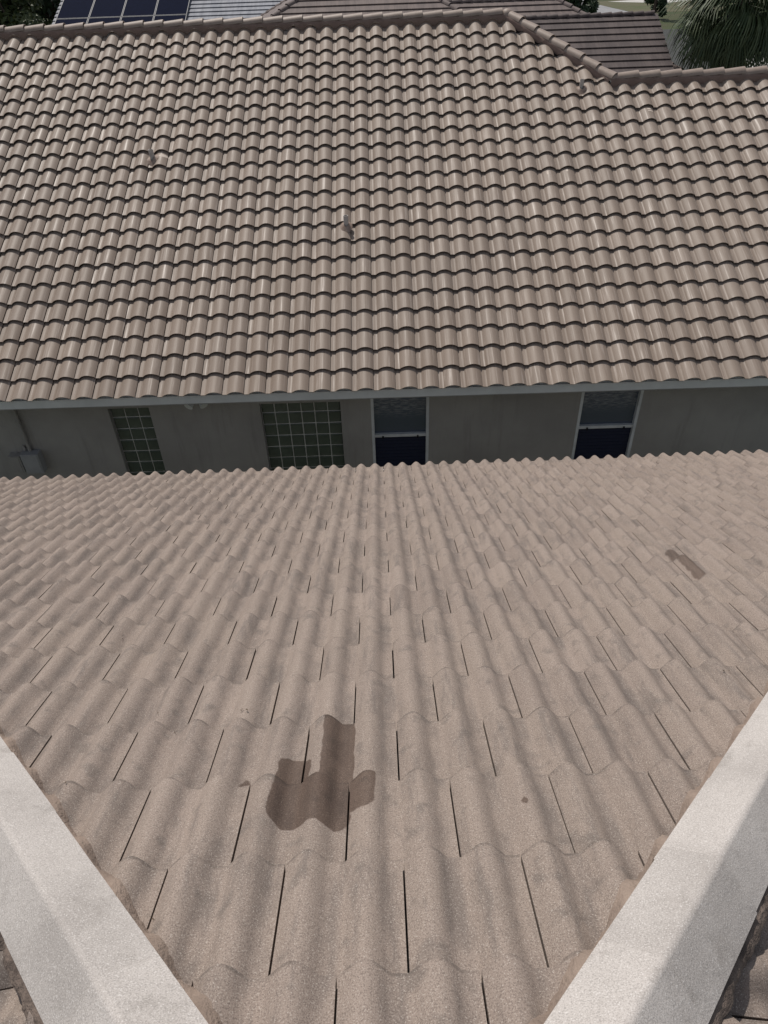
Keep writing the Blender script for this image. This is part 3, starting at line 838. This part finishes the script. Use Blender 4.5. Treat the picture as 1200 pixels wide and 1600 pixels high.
tree(25.2, 76.0, 6.0, .85, 'narrow dark tree beside the street, left of the palm', 2600, M['hedge'], .18, low=.05)

def frond_mesh(name, mat, length, spread, nseg, droop):
    g = MB(); pet = length * .42
    # petiole along +Y, arching down; fan of narrow pleated segments from its end
    def arch(d): return V(0, d, -droop * (d / length) ** 2)
    for i in range(4):
        g.tube(arch(pet * i / 4), arch(pet * (i + 1) / 4), .022 - .003 * i, .019 - .003 * i, 5, False)
    hub = arch(pet)
    for i in range(nseg):
        a = (i / (nseg - 1) - .5) * 2 * spread
        L = (length - pet) * (1.05 - .28 * abs(a) / spread) * random.uniform(.9, 1.1) * 1.25
        d = V(math.sin(a), math.cos(a), 0); side = V(math.cos(a), -math.sin(a), 0)
        pts = []
        dr = random.uniform(.75, 1.25)
        for q in (0, .25, .5, .75, 1.0):
            p = hub + d * (L * (q - .22 * q * q * q)) + V(0, 0, .10 * math.cos(a) * q * L - dr * .55 * L * q ** 2.3 - droop * .35 * q)
            wd = .026 * (1 - q) ** .6 * (.4 + 1.2 * min(1, q * 4)) + .002
            pts.append((p - side * wd + V(0, 0, random.uniform(-.01, .01)), p + side * wd))
        vv = [v for pr in pts for v in pr]
        g.add(vv, [(2 * k, 2 * k + 1, 2 * k + 3, 2 * k + 2) for k in range(4)])
    return g.mesh(name, mat)
def palm(x, y, zc, label):
    root = empty('palm_tree', V(x, y, 0), label, 'palm')
    t = MB(); n = 10
    for i in range(n):
        z0, z1 = zc * i / n, zc * (i + 1) / n
        t.tube(V(x, y, z0), V(x, y, z1), .19 + .02 * (i % 2), .17 + .02 * ((i + 1) % 2), 12, False)
    child('trunk', t.mesh('trunk', M['bark']), root)
    live = [frond_mesh('frond', M['frond'], 2.1, 1.5, 40, .25) for _ in range(4)]
    dead = [frond_mesh('dry_frond', M['deadfrond'], 1.8, .9, 26, .5) for _ in range(2)]
    ga = 2.39996
    for i in range(52):
        q = i / 51; el = R(78 - 118 * q ** .85)          # young leaves upright, old ones hanging
        az = i * ga + random.uniform(-.2, .2)
        m_ = Matrix.Translation((x, y, zc - .35 * q)) @ Matrix.Rotation(az, 4, 'Z') @ Matrix.Rotation(el, 4, 'X') @ Matrix.Rotation(random.uniform(-.35, .35), 4, 'Y') \
            @ Matrix.Scale(random.uniform(.88, 1.12), 4)
        child('frond', live[i % 4], root, m_)
    for i in range(12):
        az = i * ga; m_ = Matrix.Translation((x, y, zc - .5)) @ Matrix.Rotation(az, 4, 'Z') @ Matrix.Rotation(R(-62 - 14 * random.random()), 4, 'X')
        child('frond', dead[i % 2], root, m_)
palm(11.9, 27.5, EYE - 2.25, 'bushy fan palm with drooping green fronds at the top right corner')

# ------------------------------------------------------------------ litter on the near roof
g = MB()
def near_pt(u, s, h=.003): return O1 + U1 * u + S1 * s + N1 * (near_roof_local(u, s) + h)
lit = [(-1.02, 1.05), (-.93, .93), (-.88, 1.16), (-1.28, 2.3), (-.78, 1.4), (-.55, 1.5), (.83, .9), (-.6, .55), (-.86, 1.5), (-.98, 1.3), (1.27, 1.66), (.9, 3.3), (1.6, 4.2), (.8, 5.5)]
for (u, s) in lit:
    for k in range(random.randint(1, 3)):
        uu, ss = u + random.gauss(0, .012), s + random.gauss(0, .012); c_ = near_pt(uu, ss, .004); a = random.uniform(0, 3.14); z_ = random.uniform(.003, .008)
        dx = (U1 * math.cos(a) + S1 * math.sin(a)) * z_; dy = (S1 * math.cos(a) - U1 * math.sin(a)) * z_ * random.uniform(.2, .5)
        g.add([c_ - dx, c_ - dy + N1 * .002, c_ + dx + N1 * .003, c_ + dy + N1 * .001], [(0, 1, 2, 3)])
o = obj('leaf_litter', g.mesh('leaf_litter', M['litter'])); o['kind'] = 'stuff'; o['label'] = 'dry leaf crumbs scattered over the near tiles'; o['category'] = 'litter'
